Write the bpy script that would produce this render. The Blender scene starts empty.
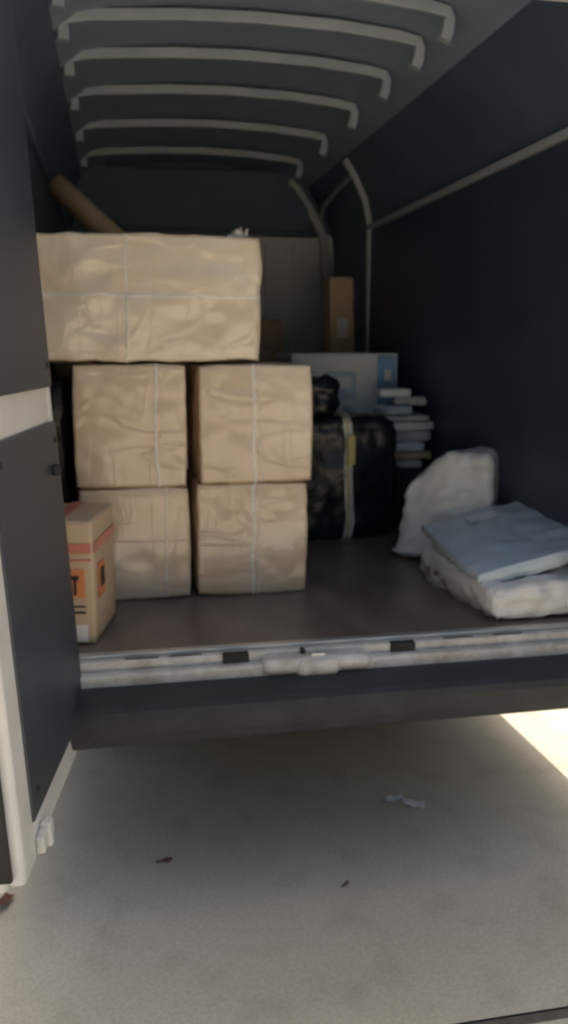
import bpy, bmesh, math, random
from mathutils import Vector, noise, Matrix
R=math.radians
random.seed(4)
S=bpy.context.scene
S.view_settings.view_transform='Standard'; S.view_settings.look='None'; S.view_settings.exposure=0
SUN_AZ=21.0; SUN_EL=63.0   # azimuth measured from +Y towards +X

# ---------------- world
w=bpy.data.worlds.new("World"); S.world=w; w.use_nodes=True
nt=w.node_tree; bg=nt.nodes['Background']
sky=nt.nodes.new('ShaderNodeTexSky'); sky.sky_type='NISHITA'; sky.sun_disc=False
sky.sun_elevation=R(SUN_EL); sky.sun_rotation=R(SUN_AZ); sky.dust_density=10.0; sky.air_density=1.7
nt.links.new(sky.outputs[0],bg.inputs[0]); bg.inputs[1].default_value=0.15
sl=bpy.data.lights.new("sun","SUN"); sl.energy=5; sl.angle=R(0.6); sl.color=(1,.95,.88)
so=bpy.data.objects.new("sun",sl); S.collection.objects.link(so)
d=Vector((math.sin(R(SUN_AZ))*math.cos(R(SUN_EL)),math.cos(R(SUN_AZ))*math.cos(R(SUN_EL)),math.sin(R(SUN_EL))))
so.rotation_euler=d.to_track_quat('Z','Y').to_euler()

# ---------------- camera
cd=bpy.data.cameras.new("camera"); cam=bpy.data.objects.new("camera",cd); S.collection.objects.link(cam)
cam.location=(0,-2.5,1.6); cam.rotation_euler=(R(90-10.7),0,R(-11))
cd.sensor_fit='VERTICAL'; cd.sensor_height=24; cd.lens=860/1024*24; cd.clip_end=2000; cd.clip_start=.05
cd.dof.use_dof=True; cd.dof.focus_distance=1.15; cd.dof.aperture_fstop=3.4
S.camera=cam

# ---------------- materials
def mat(name,c1,c2=None,rough=.5,scale=6,bump=0,bscale=40,stretch=(1,1,1),spec=.5,metal=0,coat=0,detail=6,bstretch=None,rvar=0):
    m=bpy.data.materials.new(name); m.use_nodes=True; n=m.node_tree; b=n.nodes['Principled BSDF']; L=n.links.new
    tc=n.nodes.new('ShaderNodeTexCoord'); mp=n.nodes.new('ShaderNodeMapping'); mp.inputs['Scale'].default_value=stretch
    L(tc.outputs['Object'],mp.inputs[0])
    ns=n.nodes.new('ShaderNodeTexNoise'); ns.inputs['Scale'].default_value=scale; ns.inputs['Detail'].default_value=detail; ns.inputs['Roughness'].default_value=.62
    L(mp.outputs[0],ns.inputs['Vector'])
    cr=n.nodes.new('ShaderNodeValToRGB'); cr.color_ramp.elements[0].position=.32; cr.color_ramp.elements[1].position=.7
    cr.color_ramp.elements[0].color=(*c1,1); cr.color_ramp.elements[1].color=(*(c2 or c1),1)
    L(ns.outputs[0],cr.inputs[0]); L(cr.outputs[0],b.inputs['Base Color'])
    b.inputs['Roughness'].default_value=rough; b.inputs['Metallic'].default_value=metal
    b.inputs['Specular IOR Level'].default_value=spec; b.inputs['Coat Weight'].default_value=coat; b.inputs['Coat Roughness'].default_value=.22
    if rvar:
        mr=n.nodes.new('ShaderNodeMapRange'); mr.inputs['To Min'].default_value=max(.05,rough-rvar); mr.inputs['To Max'].default_value=rough+rvar
        L(ns.outputs[0],mr.inputs['Value']); L(mr.outputs[0],b.inputs['Roughness'])
    if bump:
        mp2=n.nodes.new('ShaderNodeMapping'); mp2.inputs['Scale'].default_value=bstretch or (1,1,1); L(tc.outputs['Object'],mp2.inputs[0])
        n2=n.nodes.new('ShaderNodeTexNoise'); n2.inputs['Scale'].default_value=bscale; n2.inputs['Detail'].default_value=5; L(mp2.outputs[0],n2.inputs['Vector'])
        bp=n.nodes.new('ShaderNodeBump'); bp.inputs['Strength'].default_value=bump; bp.inputs['Distance'].default_value=.01
        L(n2.outputs[0],bp.inputs['Height']); L(bp.outputs[0],b.inputs['Normal'])
        if coat: L(bp.outputs[0],b.inputs['Coat Normal'])
    return m

M_dark=mat('phenolic_panel',(.040,.055,.085),(.060,.080,.118),rough=.42,scale=3,bump=.15,bscale=300,rvar=.08)  # dark panel colour raised and tinted blue to imitate haze
M_door=mat('door_lining',(.040,.047,.064),(.058,.067,.088),rough=.45,scale=4,bump=.15,bscale=200,rvar=.08)
M_wall=mat('inner_wall_paint',(.085,.118,.175),(.115,.152,.218),rough=.5,scale=3)  # dark wall colour, lifted bluish so that it carries painted haze
M_roof=mat('roof_skin',(.27,.34,.44),(.33,.40,.50),rough=.5,scale=4)
M_rib=mat('roof_rib',(.38,.44,.51),(.48,.53,.59),rough=.45,scale=5)
M_post=mat('post_paint',(.40,.44,.48),(.50,.54,.57),rough=.45,scale=5)
M_white=mat('white_paint',(.68,.68,.66),(.80,.80,.78),rough=.35,scale=7,coat=.3,rvar=.1)
M_sill=mat('sill_paint',(.50,.46,.40),(.86,.84,.80),rough=.35,scale=14,stretch=(1,2,1),bump=.1,bscale=30,rvar=.1,detail=10)
M_alu=mat('aluminium',(.5,.5,.49),(.8,.8,.78),rough=.35,scale=30,stretch=(.3,4,4),metal=.7)
M_bulk=mat('bulkhead_paint',(.74,.80,.83),(.82,.86,.88),rough=.5,scale=4)
M_floor=mat('plywood_floor',(.125,.10,.088),(.25,.205,.18),rough=.36,scale=7,stretch=(1,.35,1),bump=.12,bscale=150,rvar=.14)
M_bump=mat('bumper_plastic',(.035,.037,.042),(.06,.062,.067),rough=.55,scale=10,bump=.3,bscale=400,rvar=.1,spec=.35)
M_rub=mat('rubber',(.02,.02,.02),(.03,.03,.03),rough=.7)
M_black=mat('black_film',(.008,.010,.014),(.018,.020,.026),rough=.28,bump=.5,bscale=24,spec=.55)
M_kraft=mat('kraft_plain',(.62,.46,.30),(.70,.53,.36),rough=.7,scale=5,bump=.1,bscale=60)
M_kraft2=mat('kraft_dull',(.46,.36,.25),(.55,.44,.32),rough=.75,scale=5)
M_tub=mat('white_tub',(.82,.82,.79),(.88,.88,.85),rough=.4,scale=9,bump=.5,bscale=11,bstretch=(1,1,.5),coat=.3)
M_grey=mat('grey_mailer',(.55,.65,.73),(.67,.74,.80),rough=.4,scale=7,bump=.4,bscale=12,coat=.2)
M_bag=mat('white_poly_bag',(.82,.80,.77),(.89,.87,.85),rough=.35,scale=9,bump=.5,bscale=22,coat=.3)
M_print=mat('brown_print',(.34,.26,.18),(.52,.42,.32),rough=.5,scale=30)
M_wprint=mat('white_carton',(.80,.84,.88),(.85,.88,.90),rough=.45,scale=6)
M_blue=mat('blue_print',(.14,.38,.70),(.40,.60,.82),rough=.4,scale=14)
M_blue2=mat('pale_print',(.45,.58,.74),(.64,.73,.82),rough=.4,scale=25)
M_greyp=mat('grey_packet',(.34,.37,.40),(.50,.52,.54),rough=.5,scale=18)
M_silver=mat('silver_tape',(.58,.58,.55),(.84,.84,.80),rough=.3,scale=30,metal=.1,bump=.3,bscale=50)
M_yel=mat('yellow_mark',(.66,.54,.18),(.78,.66,.28),rough=.5)
M_red=mat('red_tape',(.68,.20,.14),(.74,.28,.20),rough=.4)
M_org=mat('orange_label',(.78,.25,.09),(.82,.31,.13),rough=.5)
M_ink=mat('black_ink',(.02,.02,.02),(.03,.03,.03),rough=.6)
M_strap=mat('clear_strap',(.82,.75,.64),(.90,.85,.77),rough=.25,scale=30,coat=.6,bump=.3,bscale=60)
M_paper=mat('paper',(.80,.79,.77),(.85,.84,.83),rough=.7)
M_leaf=mat('dry_leaf',(.12,.05,.03),(.2,.09,.05),rough=.8)
M_lamp=mat('lamp_red',(.4,.01,.01),(.5,.02,.02),rough=.15,coat=1)
M_glass=mat('cab_glass',(.02,.025,.03),rough=.05,coat=1)
M_steel=mat('wheel_steel',(.35,.35,.36),(.45,.45,.46),rough=.35,metal=.8)

def film_mat(name,base,base2,loc=(0,0,0)):
    m=mat(name,base,base2,rough=.5,scale=3,coat=1)
    n=m.node_tree; L=n.links.new; N=n.nodes.new; b=n.nodes['Principled BSDF']; b.inputs['Coat Roughness'].default_value=.2; b.inputs['Coat IOR'].default_value=1.7
    old=b.inputs['Base Color'].links[0].from_socket
    tc=N('ShaderNodeTexCoord')
    def ridge(scale,st,rot,dist,width):
        mp=N('ShaderNodeMapping'); mp.inputs['Scale'].default_value=st; mp.inputs['Rotation'].default_value=rot; mp.inputs['Location'].default_value=loc
        L(tc.outputs['Object'],mp.inputs[0])
        ns=N('ShaderNodeTexNoise'); ns.inputs['Scale'].default_value=scale; ns.inputs['Detail'].default_value=1.5; ns.inputs['Distortion'].default_value=dist
        L(mp.outputs[0],ns.inputs['Vector'])
        s=N('ShaderNodeMath'); s.operation='SUBTRACT'; s.inputs[1].default_value=.5; L(ns.outputs[0],s.inputs[0])
        a=N('ShaderNodeMath'); a.operation='ABSOLUTE'; L(s.outputs[0],a.inputs[0])
        r=N('ShaderNodeMapRange'); r.inputs['From Min'].default_value=0; r.inputs['From Max'].default_value=width; r.inputs['To Min'].default_value=1; r.inputs['To Max'].default_value=0; r.interpolation_type='SMOOTHSTEP'
        L(a.outputs[0],r.inputs['Value']); return r.outputs[0]
    r1=ridge(2.6,(1,1,3.2),(0,.3,0),.3,.03); r2=ridge(4,(3.0,3.0,.6),(0,-.12,.2),.2,.03)
    nl=N('ShaderNodeTexNoise'); nl.inputs['Scale'].default_value=5.0; nl.inputs['Detail'].default_value=2; L(tc.outputs['Object'],nl.inputs['Vector'])
    def add(x,y,k):
        mm=N('ShaderNodeMath'); mm.operation='MULTIPLY_ADD'; L(y,mm.inputs[0]); mm.inputs[1].default_value=k; L(x,mm.inputs[2]); return mm.outputs[0]
    h=add(add(r1,r2,.6),nl.outputs[0],4.5)
    bp=N('ShaderNodeBump'); bp.inputs['Strength'].default_value=.5; bp.inputs['Distance'].default_value=.0065; L(h,bp.inputs['Height'])
    L(bp.outputs[0],b.inputs['Coat Normal'])
    # milky film, with its glints and sheen painted in as pale streaks
    nh=N('ShaderNodeTexNoise'); nh.inputs['Scale'].default_value=2.2; nh.inputs['Detail'].default_value=4; nh.inputs['Distortion'].default_value=.6
    mph=N('ShaderNodeMapping'); mph.inputs['Scale'].default_value=(1,1,2.2); mph.inputs['Rotation'].default_value=(0,.2,0); mph.inputs['Location'].default_value=loc; L(tc.outputs['Object'],mph.inputs[0]); L(mph.outputs[0],nh.inputs['Vector'])
    mr=N('ShaderNodeMapRange'); mr.inputs['From Min'].default_value=.46; mr.inputs['From Max'].default_value=.72; mr.inputs['To Max'].default_value=.42; L(nh.outputs[0],mr.inputs['Value'])
    f=add(mr.outputs[0],r1,.07); f=add(f,r2,.05)
    cl=N('ShaderNodeClamp'); L(f,cl.inputs[0])
    mx=N('ShaderNodeMix'); mx.data_type='RGBA'; L(cl.outputs[0],mx.inputs['Factor']); L(old,mx.inputs['A']); mx.inputs['B'].default_value=(.92,.84,.71,1)
    L(mx.outputs['Result'],b.inputs['Base Color'])
    return m
M_films=[film_mat('film_wrapped_kraft_%d'%i,(.74,.545,.355),(.80,.61,.42),(i*3.1,i*1.7,i*5.3)) for i in range(5)]
M_film=M_films[0]
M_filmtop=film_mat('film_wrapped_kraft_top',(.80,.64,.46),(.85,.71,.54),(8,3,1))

def concrete():
    m=bpy.data.materials.new('concrete'); m.use_nodes=True; n=m.node_tree; L=n.links.new; b=n.nodes['Principled BSDF']
    tc=n.nodes.new('ShaderNodeTexCoord')
    def nz(s,dt,lo,hi,c1,c2):
        a=n.nodes.new('ShaderNodeTexNoise'); a.inputs['Scale'].default_value=s; a.inputs['Detail'].default_value=dt; L(tc.outputs['Object'],a.inputs['Vector'])
        r=n.nodes.new('ShaderNodeValToRGB'); r.color_ramp.elements[0].position=lo; r.color_ramp.elements[1].position=hi
        r.color_ramp.elements[0].color=(*c1,1); r.color_ramp.elements[1].color=(*c2,1); L(a.outputs[0],r.inputs[0]); return a,r
    a,r1=nz(1.3,9,.3,.7,(.58,.52,.41),(.69,.63,.51))
    c,r2=nz(90,4,.35,.62,(.86,.86,.86),(1,1,1))
    e,r3=nz(7,8,.28,.48,(.86,.85,.83),(1,1,1))
    m1=n.nodes.new('ShaderNodeMix'); m1.data_type='RGBA'; m1.blend_type='MULTIPLY'; m1.inputs['Factor'].default_value=1
    L(r1.outputs[0],m1.inputs['A']); L(r2.outputs[0],m1.inputs['B'])
    m2=n.nodes.new('ShaderNodeMix'); m2.data_type='RGBA'; m2.blend_type='MULTIPLY'; m2.inputs['Factor'].default_value=1
    L(m1.outputs['Result'],m2.inputs['A']); L(r3.outputs[0],m2.inputs['B'])
    L(m2.outputs['Result'],b.inputs['Base Color']); b.inputs['Roughness'].default_value=.85
    bp=n.nodes.new('ShaderNodeBump'); bp.inputs['Strength'].default_value=.35; bp.inputs['Distance'].default_value=.004
    L(c.outputs[0],bp.inputs['Height']); L(bp.outputs[0],b.inputs['Normal'])
    return m
M_conc=concrete()
M_joint=mat('joint_filler',(.12,.10,.08),(.18,.15,.12),rough=.9,scale=20)
M_asph=mat('asphalt',(.13,.12,.105),(.19,.175,.15),rough=.9,scale=60,bump=.5,bscale=90)

# ---------------- helpers
def empty(name,loc=(0,0,0)):
    e=bpy.data.objects.new(name,None); e.location=loc; S.collection.objects.link(e); return e
def link(name,me,m,parent=None,smooth=False):
    o=bpy.data.objects.new(name,me); S.collection.objects.link(o)
    if m: me.materials.append(m)
    if smooth:
        for p in me.polygons: p.use_smooth=True
    if parent: o.parent=parent
    return o
def box(name,a,b,m,parent=None,bevel=.004,seg=2):
    bm=bmesh.new(); bmesh.ops.create_cube(bm,size=1)
    c=[(a[i]+b[i])/2 for i in range(3)]; s=[abs(b[i]-a[i]) for i in range(3)]
    for v in bm.verts: v.co=Vector((v.co.x*s[0],v.co.y*s[1],v.co.z*s[2]))
    bv=min(bevel,min(s)*.45)
    if bv>0: bmesh.ops.bevel(bm,geom=bm.edges[:],offset=bv,segments=seg,affect='EDGES',profile=.5)
    me=bpy.data.meshes.new(name); bm.to_mesh(me); bm.free()
    o=link(name,me,m,parent); o.location=c; return o
def deform(p,h,r,amp,freq,seed,bulge=0,off=0,taper=0):
    inner=Vector([max(-(h[i]-r),min(h[i]-r,p[i])) for i in range(3)])
    dv=p-inner; n=dv.normalized() if dv.length>1e-7 else Vector((0,0,1))
    q=inner+n*r
    sd=Vector((seed*7.3,seed*3.1,seed*1.7))
    k=noise.noise(q*freq+sd)*amp+noise.noise(q*freq*2.7+sd*2)*amp*.45+ (1-abs(noise.noise(q*freq*1.4+sd*3))*4)*amp*.22
    fl=1.0
    for i in range(3):
        if abs(n[i])<.5: fl*=(1-(p[i]/h[i])**2)
    q=q+n*(k+bulge*fl+off)
    if taper:
        s=1-taper*(q.z+h[2])/(2*h[2]); q.x*=s; q.y*=s
    return q
def softbox(name,size,m,parent=None,n=26,r=.02,amp=.004,freq=7,seed=1,bulge=0,taper=0,loc=(0,0,0)):
    h=[s/2 for s in size]; bm=bmesh.new(); bmesh.ops.create_cube(bm,size=2)
    bmesh.ops.subdivide_edges(bm,edges=bm.edges[:],cuts=n,use_grid_fill=True)
    for v in bm.verts:
        def wp(t): return math.copysign(abs(t)**.8,t)
        p=Vector([wp(v.co[i])*h[i] for i in range(3)]); v.co=deform(p,h,r,amp,freq,seed,bulge,0,taper)
    me=bpy.data.meshes.new(name); bm.to_mesh(me); bm.free()
    o=link(name,me,m,parent,True); o.location=loc; return o
def strap(name,size,axis,c,wd,m,parent,r=.02,amp=.004,freq=7,seed=1,bulge=0,taper=0,off=.003,loc=(0,0,0),wob=.003):
    h=[s/2 for s in size]; ax=[i for i in range(3) if i!=axis]; a,b=ax
    pts=[]; N=40
    for i in range(N): pts.append((-h[a]+2*h[a]*i/N,-h[b]))
    for i in range(N): pts.append((h[a],-h[b]+2*h[b]*i/N))
    for i in range(N): pts.append((h[a]-2*h[a]*i/N,h[b]))
    for i in range(N): pts.append((-h[a],h[b]-2*h[b]*i/N))
    vs=[]; fs=[]
    for k,(pa,pb) in enumerate(pts):
        cc=c+wob*noise.noise(Vector((pa*8,pb*8,seed+c*10)))*3
        for j in (-1,0,1):
            p=Vector((0,0,0)); p[a]=pa; p[b]=pb; p[axis]=cc+j*wd/2
            vs.append(deform(p,h,r,amp,freq,seed,bulge,off if j==0 else off*.55,taper))
    K=len(pts)
    for k in range(K):
        for j in (0,1):
            fs.append((k*3+j,k*3+j+1,((k+1)%K)*3+j+1,((k+1)%K)*3+j))
    me=bpy.data.meshes.new(name); me.from_pydata(vs,[],fs)
    o=link(name,me,m,parent,True); o.location=loc; return o
def loft(name,prof,y0,y1,m,parent,ny=1,smooth=True):
    vs=[];fs=[]; K=len(prof)
    for j in range(ny+1):
        y=y0+(y1-y0)*j/ny
        for (x,z) in prof: vs.append((x,y,z))
    for j in range(ny):
        for i in range(K-1): fs.append((j*K+i,j*K+i+1,(j+1)*K+i+1,(j+1)*K+i))
    me=bpy.data.meshes.new(name); me.from_pydata(vs,[],fs); return link(name,me,m,parent,smooth)
def sweep(name,pts,wy,dz,m,parent):
    vs=[];fs=[]
    K=len(pts)
    for i,(x,z,y) in enumerate(pts):
        a=pts[max(0,i-1)]; b=pts[min(K-1,i+1)]; t=Vector((b[0]-a[0],b[1]-a[1])).normalized(); n=Vector((t.y,-t.x))
        for (u,v) in ((-1,0),(1,0),(.8,1),(-.8,1)):
            vs.append((x+n.x*dz*v,y+u*wy/2,z+n.y*dz*v))
    for i in range(K-1):
        for j in range(4): fs.append((i*4+j,i*4+(j+1)%4,(i+1)*4+(j+1)%4,(i+1)*4+j))
    fs.append((0,1,2,3)); fs.append(tuple((K-1)*4+j for j in (3,2,1,0)))
    me=bpy.data.meshes.new(name); me.from_pydata(vs,[],fs); o=link(name,me,m,parent)
    md=o.modifiers.new('b','BEVEL'); md.width=.005; md.segments=2; return o

# ---------------- ground
def sheet(name,x0,x1,y0,y1,z,m,thick=0):
    me=bpy.data.meshes.new(name); me.from_pydata([(x0,y0,z),(x1,y0,z),(x1,y1,z),(x0,y1,z)],[],[(0,1,2,3)]); return link(name,me,m)
sheet('ground',-400,400,-400,400,-.012,M_asph)
sheet('concrete_pavement',-30,40,-.80,30,0,M_conc)
sheet('expansion_joint',-30,40,-.835,-.80,-.006,M_joint)
sheet('concrete_road',-30,40,-30,-.835,-.001,M_conc)

# ---------------- van
van=empty('cargo_van')
FL=.70; LEN=4.0
prof=[(-.30,.70),(-.30,1.6),(-.29,2.2),(-.28,2.385),(-.265,2.52),(-.235,2.65),(-.18,2.77),(-.09,2.84),(.04,2.87),(.30,2.90),(.60,2.91),(.95,2.90),(1.20,2.87),(1.33,2.83),(1.43,2.76),(1.52,2.65),(1.59,2.52),(1.625,2.385),(1.64,2.2),(1.65,1.6),(1.65,.70)]
loft('inner_left_wall',prof[:7],-.02,LEN,M_wall,van)
loft('inner_roof',prof[6:15],-.02,LEN,M_roof,van,8)
loft('inner_right_wall',prof[14:],-.02,LEN,M_wall,van)
ext=[(-.35,.36),(-.37,.9)]+[(-.36,1.6),(-.345,2.385),(-.31,2.6),(-.22,2.82),(-.08,2.92),(.35,2.97),(.675,2.98),(1.0,2.97),(1.43,2.92),(1.57,2.82),(1.66,2.6),(1.695,2.385),(1.71,1.6),(1.72,.9),(1.70,.36)]
loft('outer_body',ext,-.02,LEN+.02,M_white,van)
me=bpy.data.meshes.new('bulkhead_light_seal'); me.from_pydata([(x,LEN+.015,z) for x,z in ext],[],[tuple(range(len(ext)))]); link('bulkhead_light_seal',me,M_wall,van)  # unseen sheet, added behind the bulkhead to stop light leaking in
def rearpiece(n,a,b): return box(n,a,b,M_white,van,.012,3)
rearpiece('left_rear_pillar',(-.355,-.03,.45),(-.245,.06,2.60))
rearpiece('right_rear_pillar',(1.50,-.03,.45),(1.70,.06,2.60))
rearpiece('rear_header',(-.30,-.028,2.60),(1.64,.055,2.90))
box('tail_lamp_left',(-.37,-.05,1.0),(-.29,-.031,1.5),M_lamp,van)
box('tail_lamp_right',(1.63,-.05,1.0),(1.71,-.031,1.5),M_lamp,van)
box('floor_panel',(-.30,.03,.66),(1.65,LEN,FL),M_floor,van,.002)
box('underbody',(-.33,.02,.44),(1.68,LEN,.655),M_rub,van,.01)
for i,y in enumerate((1.32,2.64)):
    box('floor_seam_%d'%i,(-.27,y,.7005),(1.63,y+.004,.7015),M_rub,van,0)
# sill
box('threshold_strip',(-.24,.0,.665),(1.498,.029,.704),M_alu,van,.004)
box('sill_upper',(-.24,-.034,.60),(1.498,-.002,.694),M_sill,van,.008,3)
box('sill_lower',(-.24,-.075,.585),(1.498,-.036,.668),M_sill,van,.012,3)
box('sill_skirt',(-.24,-.088,.55),(1.498,-.077,.630),M_sill,van,.004)
for i,x in enumerate((.33,.86)):
    box('rubber_pad_%d'%i,(x-.040,-.044,.66),(x+.040,-.016,.6960),M_rub,van,.004)
for i,x in enumerate((.05,.18,1.05,1.22)):
    box('seal_slot_%d'%i,(x-.05,-.026,.688),(x+.05,-.016,.6958),M_rub,van,.002)
softbox('striker_plate',(.34,.070,.050),M_sill,van,n=14,r=.023,amp=.002,seed=3,loc=(.575,-.060,.660))
softbox('striker_center',(.14,.085,.055),M_sill,van,n=14,r=.025,amp=.002,seed=4,loc=(.575,-.064,.653))
box('striker_hook',(.555,-.075,.676),(.60,-.060,.694),M_alu,van,.004)
box('striker_slot',(.53,-.050,.680),(.545,-.020,.6965),M_rub,van,.003)
# bumper
bmv=[(-.06,.632),(-.105,.632),(-.20,.622),(-.222,.612),(-.23,.592),(-.226,.545),(-.215,.515),(-.195,.500),(-.06,.495)]
xs=[-.36,-.345,-.30]+[-.30+1.95*i/20 for i in range(1,20)]+[1.65,1.695,1.71]
vs=[];fs=[];K=len(bmv)
for x in xs:
    e=min(1,max(0,min(x+.36,1.71-x)/.06)); sc=.55+.45*math.sqrt(e)
    for (y,z) in bmv: vs.append((x,-.06+(y+.06)*sc,z))
for i in range(len(xs)-1):
    for j in range(K): fs.append((i*K+j,i*K+(j+1)%K,(i+1)*K+(j+1)%K,(i+1)*K+j))
fs.append(tuple(range(K))); fs.append(tuple((len(xs)-1)*K+j for j in reversed(range(K))))
me=bpy.data.meshes.new('rear_bumper'); me.from_pydata(vs,[],fs); link('rear_bumper',me,M_bump,van)
# roof ribs
rp=[(-.165,2.74),(-.165,2.80),(-.150,2.838),(-.05,2.858),(.30,2.882),(.60,2.890),(.92,2.882),(1.17,2.860),(1.262,2.842),(1.280,2.80),(1.275,2.75),(1.260,2.715)]
for i,y in enumerate((.78,1.10,1.54,2.08,2.73,3.42)):
    sweep('roof_rib_%d'%i,[(x,z,y) for x,z in rp],.026,.042,M_rib,van)
box('right_lining',(1.618,.07,.702),(1.632,2.95,2.335),M_dark,van,.003)
box('right_rail',(1.596,.06,2.34),(1.632,2.97,2.372),M_post,van,.006)
cp=[(1.648,.71,2.995),(1.646,1.2,2.995),(1.644,1.6,2.99),(1.638,2.1,2.985),(1.628,2.385,2.97),(1.59,2.52,2.95),(1.52,2.65,2.93),(1.44,2.75,2.90)]
sweep('door_pillar',[(x,z,y) for x,z,y in cp],.05,-.035,M_post,van)
def tube(name,pts,rad,m,parent):
    cu=bpy.data.curves.new(name,'CURVE'); cu.dimensions='3D'; cu.bevel_depth=rad; cu.bevel_resolution=3; cu.use_fill_caps=True
    sp=cu.splines.new('POLY'); sp.points.add(len(pts)-1)
    for i,p in enumerate(pts): sp.points[i].co=(*p,1)
    o=bpy.data.objects.new(name,cu); S.collection.objects.link(o); cu.materials.append(m); o.parent=parent; return o
tube('door_header',[(1.48,2.90,2.66),(1.49,3.3,2.645),(1.50,3.75,2.60),(1.52,3.93,2.52)],.018,M_post,van)
cp2=[(1.62,.71,3.93),(1.62,1.6,3.93),(1.58,2.385,3.93),(1.52,2.52,3.93),(1.44,2.65,3.93),(1.36,2.76,3.93),(1.30,2.81,3.93)]
sweep('front_post',[(x,z,y) for x,z,y in cp2],.07,-.06,M_post,van)
box('slide_door_inner',(1.615,3.05,.75),(1.63,3.86,1.50),M_dark,van,.01)
box('slide_door_upper',(1.61,3.05,1.56),(1.625,3.86,2.30),M_wall,van,.01)
box('left_lining',(-.282,.07,.702),(-.268,3.9,2.335),M_dark,van,.003)
box('left_rail',(-.282,.06,2.34),(-.25,3.9,2.372),M_wall,van,.006)
box('bulkhead_lower',(-.29,3.97,.70),(1.64,3.999,2.43),M_bulk,van,.004)
box('bulkhead_upper_shade',(-.26,3.90,2.44),(1.44,3.97,2.86),M_wall,van,.02)  # dark panel colour stands in for the shade of the overhead recess
box('bulkhead_lip',(-.27,3.88,2.41),(1.50,3.968,2.44),M_wall,van,.01)
for i in range(9):
    x=-.15+.21*i
    if x<1.5: box('bulkhead_swage_%d'%i,(x,3.950,.8),(x+.10,3.972,2.36),M_bulk,van,.01,3)
# cab
cab=[(4.03,.36),(4.03,2.9),(4.3,2.92),(4.75,2.75),(5.2,2.1),(5.35,1.75),(6.0,1.35),(6.25,1.15),(6.32,.7),(6.28,.36)]
vs=[(-.33,y,z) for y,z in cab]+[(1.68,y,z) for y,z in cab]; n=len(cab)
fs=[tuple(range(n)),tuple(reversed(range(n,2*n)))]+[(i,(i+1)%n,n+(i+1)%n,n+i) for i in range(n)]
me=bpy.data.meshes.new('cab_body'); me.from_pydata(vs,[],fs); o=link('cab_body',me,M_white,van); md=o.modifiers.new('b','BEVEL'); md.width=.06; md.segments=3
box('cab_side_glass_left',(-.345,4.35,1.75),(-.325,5.05,2.3),M_glass,van,.02)
box('cab_side_glass_right',(1.675,4.35,1.75),(1.695,5.05,2.3),M_glass,van,.02)
def wheel(name,x,y):
    bm=bmesh.new()
    bmesh.ops.create_cone(bm,cap_ends=True,segments=48,radius1=.35,radius2=.35,depth=.22,matrix=Matrix.Rotation(R(90),4,'Y'))
    me=bpy.data.meshes.new(name); bm.to_mesh(me); bm.free(); o=link(name,me,M_rub,van,False); o.location=(x,y,.35)
    md=o.modifiers.new('b','BEVEL'); md.width=.03; md.segments=3; md.limit_method='ANGLE'
    bm=bmesh.new(); bmesh.ops.create_cone(bm,cap_ends=True,segments=32,radius1=.21,radius2=.21,depth=.235,matrix=Matrix.Rotation(R(90),4,'Y'))
    me=bpy.data.meshes.new(name+'_rim'); bm.to_mesh(me); bm.free(); o=link(name+'_rim',me,M_steel,van); o.location=(x,y,.35)
for k,(x,y) in enumerate(((-.23,1.45),(1.58,1.45),(-.23,5.4),(1.58,5.4))): wheel('wheel_%d'%k,x,y)
# rear doors
def door(name,hinge,ang,sgn,lean=0):
    e=empty(name,(hinge[0],hinge[1],0)); e.parent=van; e.rotation_euler=(lean,0,ang)
    W=.75; z0,z1=.46,2.66
    def b(n,x0,x1,ya,yb,za,zb,m,bv=.006):
        if sgn<0: ya,yb=-yb,-ya
        return box(n,(x0,ya,za),(x1,yb,zb),m,e,bv,3)
    b('door_skin',0,W,-.075,-.035,z0,z1,M_white,.012)
    b('frame_hinge_side',.0,.045,-.036,0,z0+.01,z1-.02,M_white,.010)
    b('frame_free_side',W-.115,W-.005,-.036,0.004,z0+.01,z1-.02,M_white,.012)
    b('frame_bottom',.046,W-.116,-.036,-.001,z0+.012,z0+.13,M_white,.010)
    b('frame_mid',.046,W-.116,-.036,-.001,1.40,1.52,M_white,.010)
    b('frame_top',.046,W-.116,-.036,-.001,z1-.12,z1-.022,M_white,.010)
    b('lining_lower',.024,W-.10,-.002,.010,z0+.105,1.408,M_door,.006)
    b('lining_upper',.024,W-.02,-.002,.010,1.502,z1-.06,M_door,.006)
    b('seal_free',W-.004,W+.010,-.05,-.02,z0+.03,z1-.04,M_rub,.005)
    b('latch_body',W-.22,W-.12,-.001,.020,.475,.515,M_white,.006)
    b('latch_hook',W-.19,W-.165,-.001,.026,.465,.525,M_white,.006)
    b('door_lock_knob',.10,.135,.008,.03,1.27,1.30,M_rub,.008)
    for i,(xx,zz) in enumerate(((.06,1.36),(.6,1.36),(.06,.62),(.6,.62),(.06,1.56),(.66,1.56))):
        b('clip_%d'%i,xx-.008,xx+.008,.008,.014,zz-.008,zz+.008,M_rub,.003)
    return e
hx,hy=-.098,-.035; fx,fy=-.205,-.78
angL=math.atan2(fy-hy,fx-hx)
door('rear_door_left',(hx,hy),angL,1,R(3.0))
door('rear_door_right',(1.50,-.035),R(-62),-1,0)
for zz in (.8,1.5,2.3):
    box('hinge_l_%d'%int(zz*10),(-.27,-.06,zz),(-.22,-.02,zz+.09),M_white,van,.008)

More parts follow.
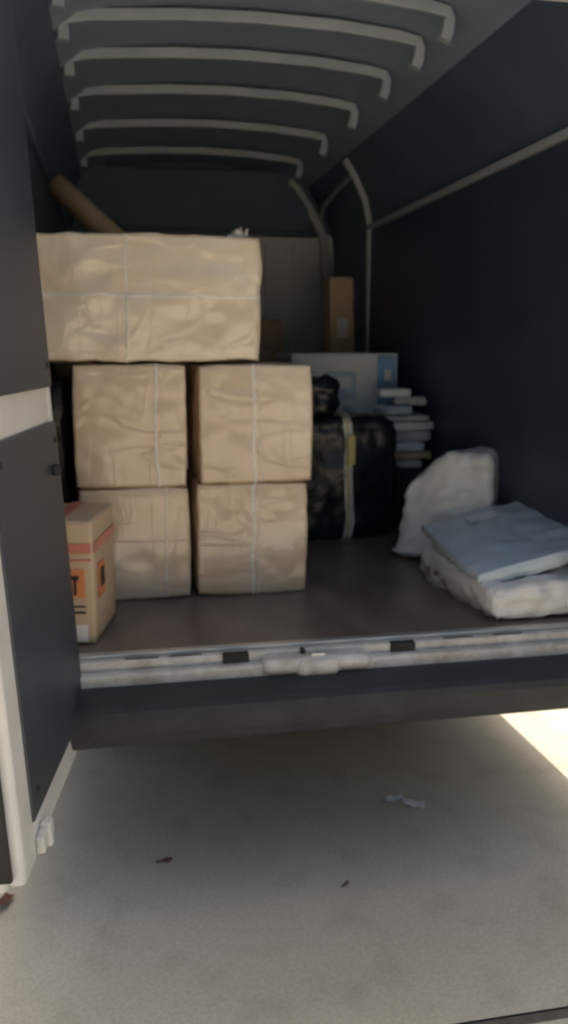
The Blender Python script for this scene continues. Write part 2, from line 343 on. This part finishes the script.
# ---------------- wrapped cartons
ci=[0]
def carton(x0,x1,y0,y1,z0,z1,seed,straps=(),rot=(0,0,0),bulge=.008,amp=.005,m=None,r=.018,name='wrapped_carton'):
    sz=(x1-x0,y1-y0,z1-z0); e=empty(name,((x0+x1)/2,(y0+y1)/2,(z0+z1)/2)); e.rotation_euler=rot
    kw=dict(r=r,amp=amp,freq=8,seed=seed,bulge=bulge)
    if m is None: m=M_films[ci[0]%5]; ci[0]+=1
    softbox('carton_body',sz,m,e,**kw)
    for k,(ax,c,wd) in enumerate(straps): strap('film_band_%d'%k,sz,ax,c,wd,M_strap,e,**kw)
    return e
carton(.272,.682,.570,1.03,.703,1.118,1,[(0,.0,.012),(0,.02,.004)],rot=(0,R(.6),R(.5)))
carton(.286,.698,.565,1.02,1.122,1.545,2,[(0,-.01,.012),(0,.012,.004)],rot=(0,R(-.3),R(.8)))
carton(-.140,.250,.575,1.00,.703,1.110,3,[(0,.11,.007)],rot=(0,0,R(-.6)))
carton(-.144,.246,.570,1.00,1.116,1.548,4,[(0,.09,.010)],rot=(0,R(.4),R(-1)))
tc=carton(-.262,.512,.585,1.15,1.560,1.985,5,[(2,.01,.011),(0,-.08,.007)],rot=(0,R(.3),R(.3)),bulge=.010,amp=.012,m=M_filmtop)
def tuft(loc,s,parent):
    vs=[];fs=[];N=7
    for i in range(N):
        for j in range(N):
            u=i/(N-1)-.5; v=j/(N-1)
            vs.append((u*s*(1-.6*v),noise.noise(Vector((u*3,v*3,1)))*s*.5,v*s*.35+noise.noise(Vector((u*4,v*4,5)))*s*.3))
    for i in range(N-1):
        for j in range(N-1): fs.append((i*N+j,(i+1)*N+j,(i+1)*N+j+1,i*N+j+1))
    me=bpy.data.meshes.new('film_tuft'); me.from_pydata(vs,[],fs); o=link('film_tuft',me,M_bag,parent,True); o.location=loc
tuft((.32,-.24,.207),.10,tc)

carton(-.25,.30,1.20,1.72,.703,1.30,6,[(0,0,.01)])
carton(-.25,.30,1.20,1.72,1.31,1.905,7,[(0,0,.01)])
def cyl(name,a,b,r,m,parent=None,inner=None):
    a=Vector(a);b=Vector(b);dv=b-a;Lh=dv.length;N=40;vs=[];fs=[]
    ri=r*.9
    rings=[(r,-Lh/2),(r,Lh/2),(ri,Lh/2),(ri,-Lh/2)]
    for rr,z in rings:
        for k in range(N): t=2*math.pi*k/N; vs.append((rr*math.cos(t),rr*math.sin(t),z))
    for q in range(4):
        for k in range(N): fs.append((q*N+k,q*N+(k+1)%N,((q+1)%4)*N+(k+1)%N,((q+1)%4)*N+k))
    me=bpy.data.meshes.new(name); me.from_pydata(vs,[],fs); o=link(name,me,m,parent,False)
    for p in me.polygons: p.use_smooth=abs(p.normal.z)<.5
    o.location=(a+b)/2; o.rotation_euler=dv.to_track_quat('Z','Y').to_euler(); return o
cyl('cardboard_tube',(-.235,1.74,2.34),(.15,1.62,1.975),.052,M_kraft)

e=empty('black_plastic_bag',(-.215,.90,1.10)); softbox('bag_body',(.085,.30,.78),M_black,e,n=18,r=.03,amp=.014,freq=9,seed=8)

# small printed carton
e=empty('small_cardboard_box',(-.165,.285,.897)); e.rotation_euler=(0,0,R(-11))
sz=(.225,.32,.388)
softbox('box_body',sz,M_kraft,e,n=14,r=.006,amp=.0015,freq=6,seed=9,bulge=.002)
hx_,hy_,hz_=sz[0]/2,sz[1]/2,sz[2]/2
def lab(n,x0,x1,z0,z1,m,y=-.004): box(n,(x0,-hy_+y-.0015,z0),(x1,-hy_+y,z1),m,e,.0005,1)
lab('red_tape_front',-hx_+.004,hx_-.004,.095,.125,M_red)
lab('red_tape_low',-hx_+.004,hx_-.004,.070,.076,M_red)
lab('orange_label',.035,.085,-.045,.045,M_org)
lab('ink_arrow_stem',.052,.060,-.035,.015,M_ink,-.007); lab('ink_arrow_head',.044,.068,.012,.026,M_ink,-.007)
lab('ink_line',.035,.085,-.095,-.088,M_ink); lab('ink_line2',.035,.085,-.075,-.070,M_ink)
lab('paper_label',-.02,.09,-.185,-.13,M_paper)
def labs(n,y0,y1,z0,z1,m,o_=.004): box(n,(hx_+o_,y0,z0),(hx_+o_+.0015,y1,z1),m,e,.0005,1)
labs('red_tape_side',-hy_+.004,hy_-.004,.095,.125,M_red); labs('side_label',-.11,-.02,-.06,.05,M_org); labs('side_ink',-.09,-.04,-.03,.03,M_ink,.007)
box('top_tape',(-.02,-hy_,hz_+.003),(.02,hy_,hz_+.0045),M_red,e,.0005,1)

# black wrapped parcel
sz=(.56,.42,.575); e=empty('black_wrapped_parcel',(1.035,1.635,.702+.2875)); e.rotation_euler=(0,0,R(2))
kw=dict(r=.07,amp=.018,freq=5,seed=11,bulge=.016)
softbox('parcel_body',sz,M_black,e,n=38,**kw)
strap('silver_tape_band',sz,0,.035,.042,M_silver,e,wob=.006,**kw)
strap('yellow_tape_line',sz,0,.030,.010,M_yel,e,wob=.006,off=.007,**{**kw})
box('yellow_tag',(.014,-.262,.08),(.050,-.257,.215),M_yel,e,.001,1)
e=empty('black_plastic_bag',(.93,1.60,1.375)); softbox('bag_body',(.24,.24,.20),M_black,e,n=20,r=.08,amp=.03,freq=7,seed=12)
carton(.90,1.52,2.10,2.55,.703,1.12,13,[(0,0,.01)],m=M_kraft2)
e=empty('printed_white_box',(1.23,2.30,1.352)); sz=(.60,.40,.455); e.rotation_euler=(0,0,R(1.5))
softbox('box_body',sz,M_wprint,e,n=14,r=.006,amp=.0015,freq=5,seed=14,bulge=.003)
def lb(n,x0,x1,z0,z1,m,y=0): box(n,(x0,-.2065-y,z0),(x1,-.2045-y,z1),m,e,.0005,1)
lb('blue_panel',.18,.292,-.21,.215,M_blue); lb('picture_pale',-.12,.06,-.02,.13,M_blue2); lb('picture_white',-.06,.03,.04,.10,M_wprint,.003)
lb('text_row',-.26,-.16,.12,.13,M_blue2); lb('text_row2',-.26,-.19,.09,.10,M_blue2); lb('white_on_blue',.22,.26,.08,.14,M_wprint,.003)
# box piles by bulkhead
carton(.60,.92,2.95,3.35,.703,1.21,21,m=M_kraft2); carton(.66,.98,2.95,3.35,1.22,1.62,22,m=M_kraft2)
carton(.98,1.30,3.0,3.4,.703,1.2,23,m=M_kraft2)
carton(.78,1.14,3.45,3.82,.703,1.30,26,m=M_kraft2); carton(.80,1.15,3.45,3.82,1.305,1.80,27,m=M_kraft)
e=carton(1.36,1.52,2.95,3.12,.703,2.05,24,m=M_kraft,name='tall_cardboard_box',rot=(0,R(-1.5),R(6)))
box('label',(-.04,-.100,.30),(.03,-.096,.42),M_paper,e,.0005,1)
# packets on a dark crate near right wall
e=empty('parcel_stack',(1.46,1.80,.702)); z=.30
softbox('base_crate',(.27,.28,.295),M_rub,e,n=10,r=.012,amp=.002,freq=6,seed=29,loc=(0,0,.148))
cols=[M_greyp,M_kraft2,M_blue2,M_greyp,M_wprint,M_greyp,M_blue2,M_kraft2,M_greyp,M_grey,M_ink,M_wprint]
for i in range(12):
    hh=random.uniform(.036,.058); ww=random.uniform(.20,.29)
    if z+hh>.58: break
    o=softbox('packet_%d'%i,(ww,.25,hh-.001),cols[i],e,n=10,r=.014,amp=.006,freq=9,seed=30+i,loc=(random.uniform(-.02,.01),random.uniform(-.02,.02),z+hh/2)); o.rotation_euler=(0,0,R(random.uniform(-15,15))); z+=hh
for k,(px,py,ang) in enumerate(((-.06,-.04,20),(.05,.03,-14),(-.04,.05,5))):
    hh=.042; o=softbox('loose_packet_%d'%k,(.17,.12,hh-.002),[M_blue2,M_greyp,M_wprint][k],e,n=8,r=.012,amp=.005,freq=9,seed=70+k,loc=(px,py,z+hh/2)); o.rotation_euler=(0,0,R(ang)); z+=hh
e=empty('parcel_stack',(1.33,2.02,.702))
z=0
for i in range(5):
    hh=.12; o=softbox('packet_%d'%i,(.24,.12,hh-.003),[M_kraft2,M_grey,M_wprint,M_blue2,M_grey][i],e,n=8,r=.012,amp=.004,freq=8,seed=50+i,loc=(random.uniform(-.015,.015),0,z+hh/2)); z+=hh

# white sack, side slumped, leaning on the wall
e=empty('white_plastic_sack',(1.435,1.02,.703)); e.rotation_euler=(0,0,R(-34))
sz=(.44,.32,.46); kw=dict(r=.045,freq=6,seed=15,taper=.15,loc=(0,0,.235))
def slump(o):
    for v in o.data.vertices:
        t=max(0,min(1,(-v.co.x-.0)/.19)); k=max(0,(v.co.z+.23)/.46)
        v.co.z-=.15*(t**1.1)*k; v.co.y+=.03*k
slump(softbox('sack_body',sz,M_tub,e,n=40,amp=.024,bulge=.0,**kw))
slump(strap('sack_hem',(.448,.328,.46),2,-.195,.020,M_tub,e,amp=.010,off=.010,**kw))
# white poly bag + grey mailer
e=empty('white_poly_bag',(1.41,.42,.770)); e.rotation_euler=(0,R(-5),R(2))
sz=(.42,.68,.125); kw=dict(r=.045,amp=.020,freq=8,seed=16,bulge=.010)
softbox('bag_body',sz,M_bag,e,n=40,**kw)
for i,(yy,hh,zz,hz2) in enumerate(((.04,.035,-.01,.03),(.12,.05,.005,.022),(.21,.04,-.008,.035))):
    vs=[];fs=[]
    h=[s/2 for s in sz]
    for a in range(5):
        for b_ in range(5):
            p=Vector((-h[0],yy+hh*(a/4-.5),zz+hz2*(b_/4-.5))); vs.append(deform(p,h,.045,.020,8,16,.010,.003))
    for a in range(4):
        for b_ in range(4): fs.append((a*5+b_,a*5+b_+1,(a+1)*5+b_+1,(a+1)*5+b_))
    me=bpy.data.meshes.new('print_%d'%i); me.from_pydata(vs,[],fs); link('print_%d'%i,me,M_print,e,True)
e=empty('grey_mailing_bag',(1.42,.47,.895)); e.rotation_euler=(R(4),R(-13),R(-4))
sz=(.43,.64,.040); softbox('mailer_body',sz,M_grey,e,n=40,r=.016,amp=.012,freq=6,seed=17,bulge=.012)
box('address_label',(-.06,.16,.034),(.06,.24,.036),M_wprint,e,.0005,1)

# litter
def scrap(name,loc,s,m,rot):
    vs=[];fs=[];N=9
    for i in range(N):
        for j in range(4):
            u=(i/(N-1)-.5)*s; v=(j/3-.5)*s*.28
            vs.append((u,v+.25*s*noise.noise(Vector((u*20,0,2))),.006+abs(noise.noise(Vector((u*25,v*40,3))))*s*.35))
    for i in range(N-1):
        for j in range(3): fs.append((i*4+j,(i+1)*4+j,(i+1)*4+j+1,i*4+j+1))
    me=bpy.data.meshes.new(name); me.from_pydata(vs,[],fs); o=link(name,me,m,None,True); o.location=loc; o.rotation_euler=(0,0,R(rot))
scrap('paper_scrap',(.963,.19,0),.14,M_paper,-25)
scrap('dry_leaf',(.10,.0,0),.05,M_leaf,10)
scrap('dry_leaf',(.631,-.225,0),.03,M_leaf,40)
scrap('dry_leaf',(-.39,-.14,0),.12,M_leaf,60)
